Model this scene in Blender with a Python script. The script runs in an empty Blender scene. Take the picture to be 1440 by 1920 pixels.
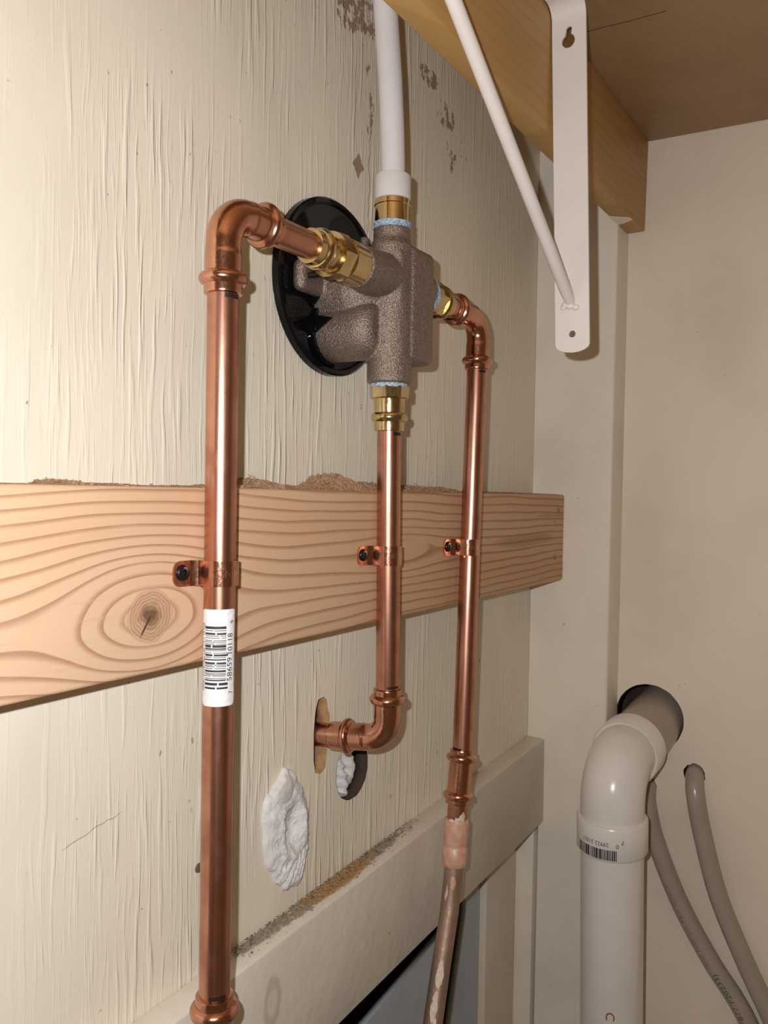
import bpy, bmesh, math, random
import numpy as np
from mathutils import Vector, Matrix

# ------------------------------------------------------------------ camera, light, exposure
S = bpy.context.scene
COL = S.collection
F_PX, YAW, PITCH, ROLL, CAM_D = 1535.07, 0.5689, 0.0239, 0.0172, 0.3383
cf = Vector((math.cos(PITCH)*math.cos(YAW), math.cos(PITCH)*math.sin(YAW), -math.sin(PITCH)))
cr0 = Vector((math.sin(YAW), -math.cos(YAW), 0.0))
cu0 = cr0.cross(cf)
cr = math.cos(ROLL)*cr0 + math.sin(ROLL)*cu0
cu = -math.sin(ROLL)*cr0 + math.cos(ROLL)*cu0
cam_pos = Vector((0, -CAM_D, 0))
cam = bpy.data.cameras.new('camera')
cam.sensor_fit = 'HORIZONTAL'; cam.sensor_width = 36.0
cam.lens = 36.0*F_PX/1440.0
cam.clip_start = 0.01; cam.clip_end = 20
co = bpy.data.objects.new('camera', cam); COL.objects.link(co)
co.matrix_world = Matrix(((cr.x, cu.x, -cf.x, cam_pos.x), (cr.y, cu.y, -cf.y, cam_pos.y), (cr.z, cu.z, -cf.z, cam_pos.z), (0, 0, 0, 1)))
S.camera = co

# dim warm room light
w = bpy.data.worlds.new('room'); S.world = w; w.use_nodes = True
bg = w.node_tree.nodes['Background']
bg.inputs['Color'].default_value = (1.0, 0.60, 0.27, 1); bg.inputs['Strength'].default_value = 0.10

# phone flash beside the lens
fl = bpy.data.lights.new('phone_flash', 'POINT'); fl.energy = 9.1; fl.shadow_soft_size = 0.0035
fl.color = (0.97, 1.0, 1.03)
flo = bpy.data.objects.new('phone_flash', fl); COL.objects.link(flo)
flo.location = cam_pos - cr*0.024 + cu*0.022 + cf*0.002

S.view_settings.view_transform = 'Standard'
S.view_settings.look = 'None'
S.view_settings.gamma = 1.0
S.view_settings.use_curve_mapping = False
S.view_settings.exposure = 0.0
S.cycles.max_bounces = 8

rng = random.Random(4)
nrng = np.random.RandomState(7)
PI = math.pi

# ------------------------------------------------------------------ node helpers
class X:
    """a node socket that can be used in arithmetic"""
    nt = None
    def __init__(s, v): s.v = v
    @staticmethod
    def m(op, *a):
        n = X.nt.nodes.new('ShaderNodeMath'); n.operation = op
        for i, q in enumerate(a):
            q = q.v if isinstance(q, X) else q
            if isinstance(q, (int, float)): n.inputs[i].default_value = q
            else: X.nt.links.new(q, n.inputs[i])
        return X(n.outputs[0])
    def __add__(s, o): return X.m('ADD', s, o)
    __radd__ = __add__
    def __sub__(s, o): return X.m('SUBTRACT', s, o)
    def __rsub__(s, o): return X.m('SUBTRACT', o, s)
    def __mul__(s, o): return X.m('MULTIPLY', s, o)
    __rmul__ = __mul__
    def __truediv__(s, o): return X.m('DIVIDE', s, o)
    def __rtruediv__(s, o): return X.m('DIVIDE', o, s)
def sstep(a, b, x):
    n = X.nt.nodes.new('ShaderNodeMapRange'); n.interpolation_type = 'SMOOTHSTEP'
    X.nt.links.new(x.v, n.inputs['Value'])
    n.inputs['From Min'].default_value = a; n.inputs['From Max'].default_value = b
    return X(n.outputs[0])
def fract(x): return X.m('FRACT', x)
def xmin(a, b): return X.m('MINIMUM', a, b)
def xmax(a, b): return X.m('MAXIMUM', a, b)
def sqrt(a): return X.m('SQRT', a)
def xabs(a): return X.m('ABSOLUTE', a)
def vec(x, y, z):
    n = X.nt.nodes.new('ShaderNodeCombineXYZ')
    for i, q in enumerate((x, y, z)):
        if isinstance(q, X): X.nt.links.new(q.v, n.inputs[i])
        else: n.inputs[i].default_value = q
    return n.outputs[0]
def noise(v, scale=1.0, detail=2.0, rough=0.5, dist=0.0):
    n = X.nt.nodes.new('ShaderNodeTexNoise')
    X.nt.links.new(v, n.inputs['Vector'])
    n.inputs['Scale'].default_value = scale; n.inputs['Detail'].default_value = detail
    n.inputs['Roughness'].default_value = rough; n.inputs['Distortion'].default_value = dist
    return X(n.outputs[0])
def voronoi(v, scale=1.0):
    n = X.nt.nodes.new('ShaderNodeTexVoronoi')
    X.nt.links.new(v, n.inputs['Vector']); n.inputs['Scale'].default_value = scale
    return X(n.outputs['Distance'])
def coords(loc=(0, 0, 0)):
    t = X.nt.nodes.new('ShaderNodeTexCoord'); sp = X.nt.nodes.new('ShaderNodeSeparateXYZ')
    X.nt.links.new(t.outputs['Object'], sp.inputs[0])
    return [X(sp.outputs[i]) + loc[i] for i in range(3)]
def lin(c): return tuple((v/255/12.92 if v/255 <= .04045 else ((v/255+.055)/1.055)**2.4) for v in c)
def col(c):
    n = X.nt.nodes.new('ShaderNodeRGB'); n.outputs[0].default_value = (*c, 1); return n.outputs[0]
def mix(a, b, f):
    n = X.nt.nodes.new('ShaderNodeMix'); n.data_type = 'RGBA'
    ia, ib, fi = n.inputs[6], n.inputs[7], n.inputs[0]
    for q, i in ((a, ia), (b, ib)):
        if isinstance(q, tuple): i.default_value = (*q, 1)
        else: X.nt.links.new(q, i)
    if isinstance(f, X): X.nt.links.new(f.v, fi)
    else: fi.default_value = f
    return n.outputs[2]
def new_mat(name):
    m = bpy.data.materials.new(name); m.use_nodes = True
    X.nt = m.node_tree
    return m, m.node_tree.nodes['Principled BSDF']
def setp(b, **k):
    for key, v in k.items():
        i = b.inputs[key.replace('_', ' ')]
        if isinstance(v, X): X.nt.links.new(v.v, i)
        elif isinstance(v, tuple): i.default_value = (*v, 1)
        elif isinstance(v, (int, float)): i.default_value = v
        else: X.nt.links.new(v, i)
def bump(b, h, dist=0.001, strength=1.0):
    n = X.nt.nodes.new('ShaderNodeBump'); n.inputs['Strength'].default_value = strength
    n.inputs['Distance'].default_value = dist
    X.nt.links.new(h.v, n.inputs['Height']); X.nt.links.new(n.outputs[0], b.inputs['Normal'])
def simple(name, c, rough=0.5, metal=0.0, nscale=0, namt=0.0, bscale=0, bdist=0.0, spec=None, var=None):
    m, b = new_mat(name)
    x, y, z = coords(); v = vec(x, y, z)
    base = c
    if nscale: base = mix(c, var or tuple(q*(1-namt) for q in c), sstep(.35, .7, noise(v, nscale, 4)))
    setp(b, Base_Color=base, Roughness=rough, Metallic=metal)
    if spec is not None: b.inputs['Specular IOR Level'].default_value = spec
    if bscale: bump(b, noise(v, bscale, 3), bdist)
    return m

# ------------------------------------------------------------------ materials
CREAM = (0.80, 0.72, 0.585)
def ell(x, z, cx, cz, rx, rz):
    a = (x-cx)/rx; b = (z-cz)/rz
    return 1.0 - sstep(0.25, 1.0, a*a + b*b)
def mk_wall():
    m, b = new_mat('cream_paint_on_plywood')
    x, y, z = coords()
    wob = noise(vec(x*40, 0.0, z*9), 1.0, 2)*0.010
    xs = x + wob
    a = noise(vec(xs*250, y*250, z*13.0), 1.0, 2, .5)
    c = noise(vec(xs*520, 3.0, z*30.0), 1.0, 2, .5)
    d = noise(vec(x*9, 5.0, z*7), 1.0, 2)
    area = sstep(.34, .60, d)*sstep(.20, .34, x + (d-.5)*.14)*(1 - .55*sstep(.50, .66, x + (d-.5)*.1))
    ridge = sstep(.50, .70, a)*(0.10+0.90*area)
    fine = sstep(.55, .72, c)*area
    soft = noise(vec(x*45, y, z*30), 1.0, 3)
    h = ridge*1.0 + fine*0.40 + soft*0.5 + noise(vec(x*300, y*300, z*110), 1.0, 3)*.10
    # bare, peeled spots: brown wood under the paint
    n1 = noise(vec(x*120, 1.0, z*85), 1.0, 4, .6); n2 = noise(vec(x*420, 2.0, z*260), 1.0, 3, .6)
    pk = ell(x, z, .478, .358, .045, .05)*.95
    pk2 = ell(x, z, .617, .320, .022, .016)*.80
    pk3 = ell(x, z, .587, .340, .02, .012)*1.0
    pk5 = ell(x, z, .628, .292, .014, .024)*.60
    pk6 = ell(x, z, .500, .288, .010, .04)*.62
    area2 = xmax(xmax(xmax(pk, pk2), xmax(pk3, pk5)), pk6)
    chips = sstep(.60, .66, n1*.75 + n2*.25 + area2*.20 - .045)
    # one torn chip and a hairline crack
    cx = (x-.4875); cz = (z-.2335)
    tri = sstep(.0, .0012, .0085 - xabs(cx)*1.1 - xabs(cz) + (n1-.5)*.010)
    x0 = .5015 + (noise(vec(0.0, 0.0, z*60), 1.0, 3)-.5)*.010 - .0*z
    crack = (1-sstep(.0002, .0006, xabs(x-x0)))*sstep(.186, .192, z)*(1-sstep(.27, .30, z))
    z1 = -.170 + (x-.27)*.22 + (noise(vec(x*70, 9.0, 0.0), 1.0, 2)-.5)*.006
    crack2 = (1-sstep(.0001, .0005, xabs(z-z1)))*sstep(.245, .25, x)*(1-sstep(.278, .285, x))*.5
    specks = sstep(.735, .76, noise(vec(x*210, 4.0, z*150), 1.0, 1))*sstep(.5, .62, noise(vec(x*14, 8.0, z*12), 1.0, 1))
    mark = xmax(xmax(chips, tri), xmax(crack, xmax(specks*.7, crack2)))
    cvar = mix(CREAM, tuple(q*.90 for q in CREAM), sstep(.4, .7, noise(vec(x*9, 0.0, z*5), 1.0, 3)))
    cvar = mix(cvar, (.84, .77, .64), ridge*.5)
    base = mix(cvar, lin((146, 112, 84)), mark*.85)
    setp(b, Base_Color=base, Roughness=.42 + .3*mark)
    b.inputs['Specular IOR Level'].default_value = .35
    bump(b, h - mark*.6, .00060, 1.0)
    return m
def mk_paint(name, c, rough=.45, wear=.0, sc=12, spec=.35, dirt=None):
    m, b = new_mat(name)
    x, y, z = coords(); v = vec(x, y, z)
    n = noise(v, sc, 4)
    base = mix(c, tuple(q*.88 for q in c), sstep(.4, .75, n))
    sp = sstep(.74, .77, noise(v, 160, 2))*sstep(.5, .6, noise(v, 18, 2))
    base = mix(base, dirt or lin((96, 74, 56)), sp*wear)
    setp(b, Base_Color=base, Roughness=rough)
    b.inputs['Specular IOR Level'].default_value = spec
    bump(b, noise(v, 120, 4)*1.0 + noise(v, 25, 2)*1.5, .0006, .7)
    return m
def mk_metal(name, c, c2, rough, vert=True, dull=0.0, bs=0.0):
    m, b = new_mat(name)
    x, y, z = coords()
    v = vec(x*600, y*600, z*(14 if vert else 400))
    n = noise(v, 1.0, 3); n2 = noise(vec(x, y, z), 55, 4); n3 = noise(vec(x*900, y*900, z*900), 1.0, 2)
    base = mix(c, c2, sstep(.42, .72, n2)*.75)
    setp(b, Base_Color=base, Metallic=1.0-dull, Roughness=rough + (n-.5)*.16 + sstep(.5, .8, n2)*.10 + (n3-.5)*.04)
    bump(b, n*.8 + n3*.2, bs or .00004, 1.0)
    return m
def mk_wood(name, loc, c0, c1, bumps, spacing, knot=None, tongue=None, rough=.55, tilt=0.0, amp=.6, lw=.85):
    m, b = new_mat(name)
    x, y, z = coords(loc)
    zz = z + tilt*x
    n = noise(vec(x*7, y*20, z*26), 1.0, 2)
    nf = noise(vec(x*28, y*300, z*420), 1.0, 3)
    psi = None
    for (cx, cz, ax, R) in bumps:
        sx = (x-cx)/ax; hz = zz-cz
        rho2 = sx*sx + hz*hz + 1e-7
        k = 1.0 - xmin(R*R/rho2, 1.0)
        if psi is None:
            inside = xmax(R - sqrt(rho2), 0.0)
            psi = hz*k + inside*1.15
        else:
            inside = xmax(R - sqrt(rho2), 0.0)
            psi = psi*(.25+.75*k) + inside*.5 if False else psi - hz*xmin(R*R/rho2, 1.0)*.8 + inside*.35
    f = fract(psi/spacing + (n-.5)*amp*2 + .37)
    line = sstep(.58, .93, f)*(1-sstep(.945, 1.0, f))
    line = line*(.55+.45*noise(vec(x*5, 7.0, z*30), 1.0, 1))*lw
    # varying tone, fine fibres
    tone = sstep(.3, .75, noise(vec(x*3, 2.0, z*22), 1.0, 2))
    base = mix(c0, tuple(q*s for q, s in zip(c0, (.93, .86, .78))), tone)
    base = mix(base, c1, line)
    base = mix(base, tuple(q*.86 for q in c0), sstep(.55, .75, nf)*.45)
    if tongue:
        for (cx, cz, rx, rz, s) in tongue:
            base = mix(base, c1, ell(x, z + (n-.5)*.006, cx, cz, rx, rz)*s)
    if knot:
        kx, kz, kr = knot
        dx = (x-kx)/1.12; dz = (z-kz)
        r = sqrt(dx*dx + dz*dz) + (noise(vec(x*120, 0.0, z*120), 1.0, 3)-.5)*.0045
        body = 1-sstep(kr*.80, kr*1.05, r)
        ring = fract(r/.0016)
        kc = mix(lin((200, 160, 128)), lin((156, 116, 88)), sstep(.3, .9, ring)*.65)
        kc = mix(kc, lin((112, 82, 58)), (1-sstep(kr*.16, kr*.52, r + (noise(vec(x*260, 2.0, z*260), 1.0, 2)-.5)*.005))*.95)
        ck = (1-sstep(.0002, .0007, xabs(dx*.80 - dz*.45)))*(1-sstep(kr*.6, kr*.9, r))*sstep(-.001, .001, 0.0-dz)
        kc = mix(kc, lin((84, 58, 40)), ck)
        base = mix(base, kc, body)
        halo = (1-sstep(kr*1.0, kr*1.45, r))*(1-body)
        base = mix(base, tuple(min(1, q*1.06) for q in c0), halo*.25)
    setp(b, Base_Color=base, Roughness=rough + line*.1)
    b.inputs['Specular IOR Level'].default_value = .22
    bump(b, nf*.6 + line*.5 + noise(vec(x*260, y*260, z*260), 1.0, 2)*.3, .00025, 1.0)
    return m

M = {}
M['wall'] = mk_wall()
M['rawwood'] = simple('raw_plywood_edge', lin((190, 145, 96)), .8, 0, 120, .35, 400, .0006)
M['darkwood_shade'] = simple('dark_timber_and_shade', lin((74, 56, 45)), .9, 0, 60, .4, 200, .001)  # dark timber; its colour also stands in for shade inside the cavities
M['rightwall'] = mk_paint('beige_wall_paint', (.86, .735, .60), .5, .3, 7, .3)
M['post'] = mk_paint('off_white_gloss_paint', (.85, .765, .645), .42, .5, 9)
M['ledger'] = mk_paint('off_white_board_paint', (.75, .68, .58), .45, .7, 14)
M['blue'] = mk_paint('grey_blue_paint', (.46, .49, .52), .6, .6, 20)
M['panel'] = mk_paint('beige_panel_paint', (.68, .59, .47), .5, .3, 9)
M['shelf'] = mk_paint('brown_shelf_underside', (.41, .262, .13), .5, .2, 10)
M['copper'] = mk_metal('new_copper', (.60, .295, .205), (.43, .19, .125), .31)
M['fitting'] = mk_metal('copper_fitting', (.65, .33, .22), (.47, .215, .135), .20, False, 0, .0001)
pb = M['copper'].node_tree.nodes['Principled BSDF']; pb.inputs['Coat Weight'].default_value = .05; pb.inputs['Coat Roughness'].default_value = .08
M['oldcopper'] = mk_metal('dull_old_copper', (.40, .26, .19), (.28, .20, .15), .5, True, .35, .0003)
M['brass'] = mk_metal('brass', (.66, .51, .27), (.50, .36, .16), .17, False)
M['bronze'] = simple('cast_bronze', (.36, .275, .225), .42, .75, 900, .5, 1100, .0008)
M['black'] = simple('black_plastic', (.004, .004, .0045), .05, 0, 0, 0, 0, 0, .22)
M['blackmetal'] = simple('black_screw', (.012, .011, .013), .35, .4)
M['pex'] = simple('white_plastic_pipe', (.68, .64, .63), .38, 0, 20, .05)
M['pex'].node_tree.nodes['Principled BSDF'].inputs['Subsurface Weight'].default_value = .15
M['pex'].node_tree.nodes['Principled BSDF'].inputs['Subsurface Radius'].default_value = (.003, .002, .0015)
M['sealant'] = simple('blue_thread_sealant', lin((186, 202, 212)), .6, 0, 650, .3, 600, .0010, None, lin((104, 136, 180)))
M['enamel'] = simple('white_enamel', (.83, .755, .70), .34, 0, 30, .03, 300, .00005)
M['pvc'] = simple('white_pvc', (.86, .80, .725), .22, 0, 18, .08, 40, .0001)
M['hose'] = simple('grey_plastic_hose', (.40, .335, .265), .25, 0, 30, .06)
M['sticker'] = simple('sticker_paper', (.86, .84, .83), .5, 0, 260, .10, 300, .0005)
M['ink'] = simple('black_ink', (.03, .028, .03), .6)
M['fadedink'] = simple('faded_ink', (.10, .08, .07), .6)
M['paleink'] = simple('pale_ink', (.26, .21, .17), .6)
M['redink'] = simple('red_ink', (.28, .04, .03), .6)
M['marker'] = simple('black_marker', (.012, .006, .006), .5)
M['putty'] = simple('white_putty', (.76, .735, .71), .6, 0, 90, .14, 260, .0007)
M['pinkpaint'] = simple('pink_paint_on_copper', lin((206, 146, 122)), .4, 0, 150, .3, 200, .0008, None, lin((205, 176, 150)))
M['whitepaint'] = simple('flaking_white_paint', lin((226, 205, 184)), .6, 0, 300, .2, 400, .0006)
M['dust'] = simple('sawdust', lin((168, 132, 100)), .9, 0, 900, .45)
M['golddust'] = simple('golden_sawdust', lin((186, 146, 96)), .8, 0, 500, .3)
M['greydust'] = simple('grey_dirt', lin((88, 80, 70)), .9)
M['floor'] = simple('bare_concrete_floor', (.30, .26, .22), .8, 0, 8, .2)
M['yellowscrew'] = simple('yellow_screw', lin((158, 128, 40)), .45, .5)
M['embossed'] = simple('worn_embossing', (.95, .70, .52), .25, 1.0)

# ------------------------------------------------------------------ mesh helpers
def finish(name, bm, mat, parent=None, loc=None, smooth=True, angle=40):
    """link a bmesh whose vertices are world coordinates as one object"""
    me = bpy.data.meshes.new(name)
    off = Vector((0, 0, 0))
    if parent is not None: off = Vector(parent['_o'])
    elif loc is not None: off = Vector(loc)
    bmesh.ops.translate(bm, vec=-off, verts=bm.verts)
    bmesh.ops.recalc_face_normals(bm, faces=bm.faces)
    bm.to_mesh(me); bm.free()
    for m in (mat if isinstance(mat, (list, tuple)) else [mat]): me.materials.append(m)
    if smooth: smooth_mesh(me, angle)
    o = bpy.data.objects.new(name, me); COL.objects.link(o)
    if parent is not None: o.parent = parent
    else: o.location = off
    o['_o'] = list(off)
    return o
def smooth_mesh(me, angle=40):
    me.shade_smooth()
    bm = bmesh.new(); bm.from_mesh(me)
    a = math.radians(angle)
    for e in bm.edges:
        if len(e.link_faces) == 2: e.smooth = e.calc_face_angle(0) < a
    bm.to_mesh(me); bm.free()
def tag(o, label=None, cat=None, group=None, kind=None):
    if label: o['label'] = label
    if cat: o['category'] = cat
    if group: o['group'] = group
    if kind: o['kind'] = kind
    return o
def thing(name, loc, label, cat, group=None):
    o = bpy.data.objects.new(name, None); COL.objects.link(o); o.location = loc
    o.empty_display_size = .02
    o['_o'] = list(loc)
    return tag(o, label, cat, group)
def box(bm, lo, hi, bevel=0.0, seg=2, rot=None, center=None):
    r = bmesh.ops.create_cube(bm, size=1.0)
    vs = r['verts']
    c = (Vector(lo)+Vector(hi))/2; s = Vector(hi)-Vector(lo)
    for v in vs: v.co = Vector((v.co.x*s.x, v.co.y*s.y, v.co.z*s.z)) + c
    if bevel:
        es = list({e for v in vs for e in v.link_edges})
        g = bmesh.ops.bevel(bm, geom=es, offset=bevel, segments=seg, profile=.5, affect='EDGES', clamp_overlap=True)
        vs = list({v for f in g['faces'] for v in f.verts} | {v for v in vs if v.is_valid})
    if rot is not None: bmesh.ops.rotate(bm, cent=center or c, matrix=rot, verts=vs)
    return vs
def sweep(bm, pts, rad, seg=32, cap=True):
    pts = [Vector(p) for p in pts]
    n = len(pts)
    tan = []
    for i in range(n):
        a = pts[max(0, i-1)]; b = pts[min(n-1, i+1)]
        t = b-a
        if t.length < 1e-9: t = tan[-1] if tan else Vector((0, 0, 1))
        tan.append(t.normalized())
    t0 = tan[0]
    up = Vector((0, 0, 1)) if abs(t0.z) < .9 else Vector((1, 0, 0))
    nrm = (up - t0*up.dot(t0)).normalized()
    rings = []
    for i in range(n):
        t = tan[i]
        nrm = (nrm - t*nrm.dot(t)).normalized(); bi = t.cross(nrm)
        r = rad[i] if isinstance(rad, (list, tuple)) else rad
        rings.append([bm.verts.new(pts[i] + (nrm*math.cos(2*PI*k/seg) + bi*math.sin(2*PI*k/seg))*r) for k in range(seg)])
    for a, b in zip(rings, rings[1:]):
        for k in range(seg): bm.faces.new((a[k], a[(k+1) % seg], b[(k+1) % seg], b[k]))
    if cap:
        bm.faces.new(rings[0]); bm.faces.new(rings[-1])
def lathe(bm, o, d, prof, seg=40, cap=True):
    o = Vector(o); d = Vector(d).normalized()
    up = Vector((0, 0, 1)) if abs(d.z) < .9 else Vector((1, 0, 0))
    a = (up - d*up.dot(d)).normalized(); b = d.cross(a)
    rings = [[bm.verts.new(o + d*s + (a*math.cos(2*PI*(k+.5)/seg) + b*math.sin(2*PI*(k+.5)/seg))*max(r, 1e-5)) for k in range(seg)] for s, r in prof]
    for p, q in zip(rings, rings[1:]):
        for k in range(seg): bm.faces.new((p[k], p[(k+1) % seg], q[(k+1) % seg], q[k]))
    if cap:
        bm.faces.new(rings[0]); bm.faces.new(rings[-1])
def bead(s, w, r0, r1, n=9):
    return [(s + w*math.cos(PI - PI*i/(n-1)), r0 + (r1-r0)*math.sin(PI*i/(n-1))) for i in range(n)]
def seg_pts(a, b, step=.0006):
    a, b = Vector(a), Vector(b); n = max(2, int((b-a).length/step))
    return [a + (b-a)*i/n for i in range(n+1)]
def elbow_path(p0, corner, p1, R, step=.0006):
    p0, c, p1 = Vector(p0), Vector(corner), Vector(p1)
    u = (p0-c).normalized(); v = (p1-c).normalized()
    ang = PI - u.angle(v)
    t = R*math.tan(ang/2)
    A = c+u*t; B = c+v*t
    ctr = c + (u+v).normalized()*(R/math.cos(ang/2))
    pts = seg_pts(p0, A, step)
    ra, rb = A-ctr, B-ctr
    n = 26
    for i in range(1, n):
        f = i/n
        pts.append(ctr + (ra*math.sin((1-f)*ang) + rb*math.sin(f*ang))/math.sin(ang))
    return pts + seg_pts(B, p1, step)
def press_radius(d, bd=.008, collar=.0097, neck=.0093, bend=.0090, top=.0123, bw=.0030):
    if d < .0004: return .0078
    if d < .0010: return collar*.985
    if abs(d-bd) < bw: return neck + (top-neck)*math.sqrt(max(0, 1-((d-bd)/bw)**2))**.9
    if d < bd: return collar
    if d < bd+.012: return neck
    return bend + (neck-bend)*max(0, 1-(d-bd-.012)/.002)
def press_elbow(bm, p0, corner, p1, R=.016, bd2=None, **k):
    pts = elbow_path(p0, corner, p1, R)
    L = [0.0]
    for a, b in zip(pts, pts[1:]): L.append(L[-1]+(b-a).length)
    k2 = dict(k); k2['bd'] = bd2 or k.get('bd', .008)
    sweep(bm, pts, [press_radius(s, **k) if s < L[-1]/2 else press_radius(L[-1]-s, **k2) for s in L], 40)
def press_sleeve(bm, p0, p1, **k):
    pts = seg_pts(p0, p1); T = (Vector(p1)-Vector(p0)).length
    sweep(bm, pts, [press_radius(T*i/(len(pts)-1) if i*2 < len(pts) else T-T*i/(len(pts)-1), **k) for i in range(len(pts))], 40)
def press_brass(bm, o, d, prof_tail):
    """collar + bead then a tail profile"""
    lathe(bm, o, d, [(0, .0079), (.0004, .0100), (.0060, .0102)] + bead(.0092, .0031, .0102, .0124) + prof_tail)
def fill(outer, holes, map3, thick):
    """flat polygon with holes, extruded; map3 maps (u, v, w) to the world"""
    cu_ = bpy.data.curves.new('tmp', 'CURVE'); cu_.dimensions = '2D'; cu_.fill_mode = 'BOTH'; cu_.extrude = thick/2
    for lp in [outer]+holes:
        sp = cu_.splines.new('POLY'); sp.points.add(len(lp)-1); sp.use_cyclic_u = True
        for p, q in zip(sp.points, lp): p.co = (q[0], q[1], 0, 1)
    o = bpy.data.objects.new('tmp', cu_); COL.objects.link(o)
    dg = bpy.context.evaluated_depsgraph_get()
    me = bpy.data.meshes.new_from_object(o.evaluated_get(dg))
    bpy.data.objects.remove(o); bpy.data.curves.remove(cu_)
    bm = bmesh.new(); bm.from_mesh(me); bpy.data.meshes.remove(me)
    for v in bm.verts: v.co = Vector(map3(*v.co))
    bmesh.ops.remove_doubles(bm, verts=bm.verts, dist=1e-6)
    return bm
def text_bm(s, size):
    cu_ = bpy.data.curves.new('tmp', 'FONT'); cu_.body = s; cu_.size = size; cu_.resolution_u = 3
    o = bpy.data.objects.new('tmp', cu_); COL.objects.link(o)
    dg = bpy.context.evaluated_depsgraph_get()
    me = bpy.data.meshes.new_from_object(o.evaluated_get(dg))
    bpy.data.objects.remove(o); bpy.data.curves.remove(cu_)
    bm = bmesh.new(); bm.from_mesh(me); bpy.data.meshes.remove(me)
    return bm
def text_w(bm): return max(v.co.x for v in bm.verts)
def warp(bm, fn):
    for v in bm.verts: v.co = Vector(fn(v.co.x, v.co.y, v.co.z))
    return bm
def quad(bm, u0, u1, v0, v1, nu=1):
    prev = None
    for i in range(nu+1):
        u = u0+(u1-u0)*i/nu
        c = (bm.verts.new((u, v0, 0)), bm.verts.new((u, v1, 0)))
        if prev: bm.faces.new((prev[0], c[0], c[1], prev[1]))
        prev = c
def wrapper(axis_pt, axis_dir, r, facing):
    """(u around, v along axis, w outward) -> world on a cylinder, u to the viewer's right"""
    a = Vector(axis_pt); d = Vector(axis_dir).normalized(); f = Vector(facing)
    f = (f - d*f.dot(d)).normalized(); rt = d.cross(f)
    def fn(u, v, w=0.0):
        p = u/r
        return a + d*v + (f*math.cos(p) + rt*math.sin(p))*(r+w)
    return fn
def arc_mark(parent, axis_pt, axis_dir, r, phi0, phi1, h, mat=None, name='marker_line'):
    bm = bmesh.new(); quad(bm, phi0*r, phi1*r, -h/2, h/2, 10)
    fn = wrapper(axis_pt, axis_dir, r, cam_pos-Vector(axis_pt))
    warp(bm, lambda u, v, w_: fn(u, v + (.12*h*math.sin(u*4000)), .00012))
    return tag(finish(name, bm, mat or M['marker'], parent), 'black marker dash')
def rounded(w_, h_, r, n=6):
    out = []
    for cx, cy, a0 in ((w_-r, h_-r, 0), (r, h_-r, PI/2), (r, r, PI), (w_-r, r, 1.5*PI)):
        for i in range(n+1):
            a = a0 + PI/2*i/n; out.append((cx+r*math.cos(a), cy+r*math.sin(a)))
    return out
def circle(cx, cy, r, n=40, j=0.0, ry=None):
    return [(cx + r*math.cos(2*PI*i/n)*(1+j*rng.uniform(-1, 1)), cy + (ry or r)*math.sin(2*PI*i/n)*(1+j*rng.uniform(-1, 1))) for i in range(n)]
def fuse(bm, voxel=.0008, smooth=6):
    """melt overlapping solids into one cast-looking surface"""
    me = bpy.data.meshes.new('tmp'); bm.to_mesh(me); bm.free()
    o = bpy.data.objects.new('tmp', me); COL.objects.link(o)
    md = o.modifiers.new('r', 'REMESH'); md.mode = 'VOXEL'; md.voxel_size = voxel
    ms = o.modifiers.new('s', 'SMOOTH'); ms.iterations = smooth; ms.factor = .5
    dg = bpy.context.evaluated_depsgraph_get()
    m2 = bpy.data.meshes.new_from_object(o.evaluated_get(dg))
    bpy.data.objects.remove(o); bpy.data.meshes.remove(me)
    b2 = bmesh.new(); b2.from_mesh(m2); bpy.data.meshes.remove(m2)
    return b2

# ------------------------------------------------------------------ structure
XP, XW = .8236, .8605         # face of the corner post, face of the right wall
WT = .014                     # plywood thickness
FLOOR = -.90
slot = [(.447, -.194), (.453, -.196), (.4585, -.1935), (.4600, -.1835), (.4625, -.176), (.463, -.158), (.4605, -.152), (.4590, -.1455), (.4555, -.1425), (.449, -.1435), (.4465, -.150), (.4445, -.165), (.4450, -.185)]
hole2 = circle(.492, -.2035, .0205, 30, .03, .0225)
outer = [(-.45, -.36), (XW, -.36), (XW, .62), (-.45, .62)]
bm = fill(outer, [slot, hole2, circle(.452, .128, .042)], lambda u, v, w_: (u, WT/2 - w_, v), WT)
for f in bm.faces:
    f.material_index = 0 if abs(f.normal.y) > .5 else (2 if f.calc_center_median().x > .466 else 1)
wb = tag(finish('wall_back', bm, [M['wall'], M['rawwood'], M['darkwood_shade']], None, (0, 0, 0), False), kind='structure')
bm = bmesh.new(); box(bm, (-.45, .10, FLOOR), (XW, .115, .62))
tag(finish('cavity_back', bm, M['darkwood_shade'], wb, None, False), 'cavity back behind the wall, coloured dark for shade')  # shade of a deep cavity put into the dark colour of this board
bm = bmesh.new(); box(bm, (.747, .0085, FLOOR), (.8205, .0165, -.355), .001)
tag(finish('panel', bm, M['panel'], wb), 'beige panel below the white board')
def prism_y(poly, y0, y1): return fill(poly, [], lambda u, v, w_: (u, (y0+y1)/2 - w_, v), abs(y1-y0))
tag(finish('panel', prism_y([(-.45, -.512), (.549, -.4305), (.697, -.4105), (.6686, -.4975), (.545, FLOOR), (-.45, FLOOR)], .020, .026), M['blue'], wb, None, False), 'grey-blue panel')
tag(finish('panel', prism_y([(.715, -.355), (.7525, -.355), (.7525, FLOOR), (.565, FLOOR), (.6868, -.5075), (.715, -.411)], .0165, .022), M['blue'], wb, None, False), 'grey-blue panel')
bm = bmesh.new(); box(bm, (.8206, -.0105, FLOOR), (.850, .012, -.352), .0008)
tag(finish('batten', bm, M['post'], wb), 'narrow white strip in the corner')

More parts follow.
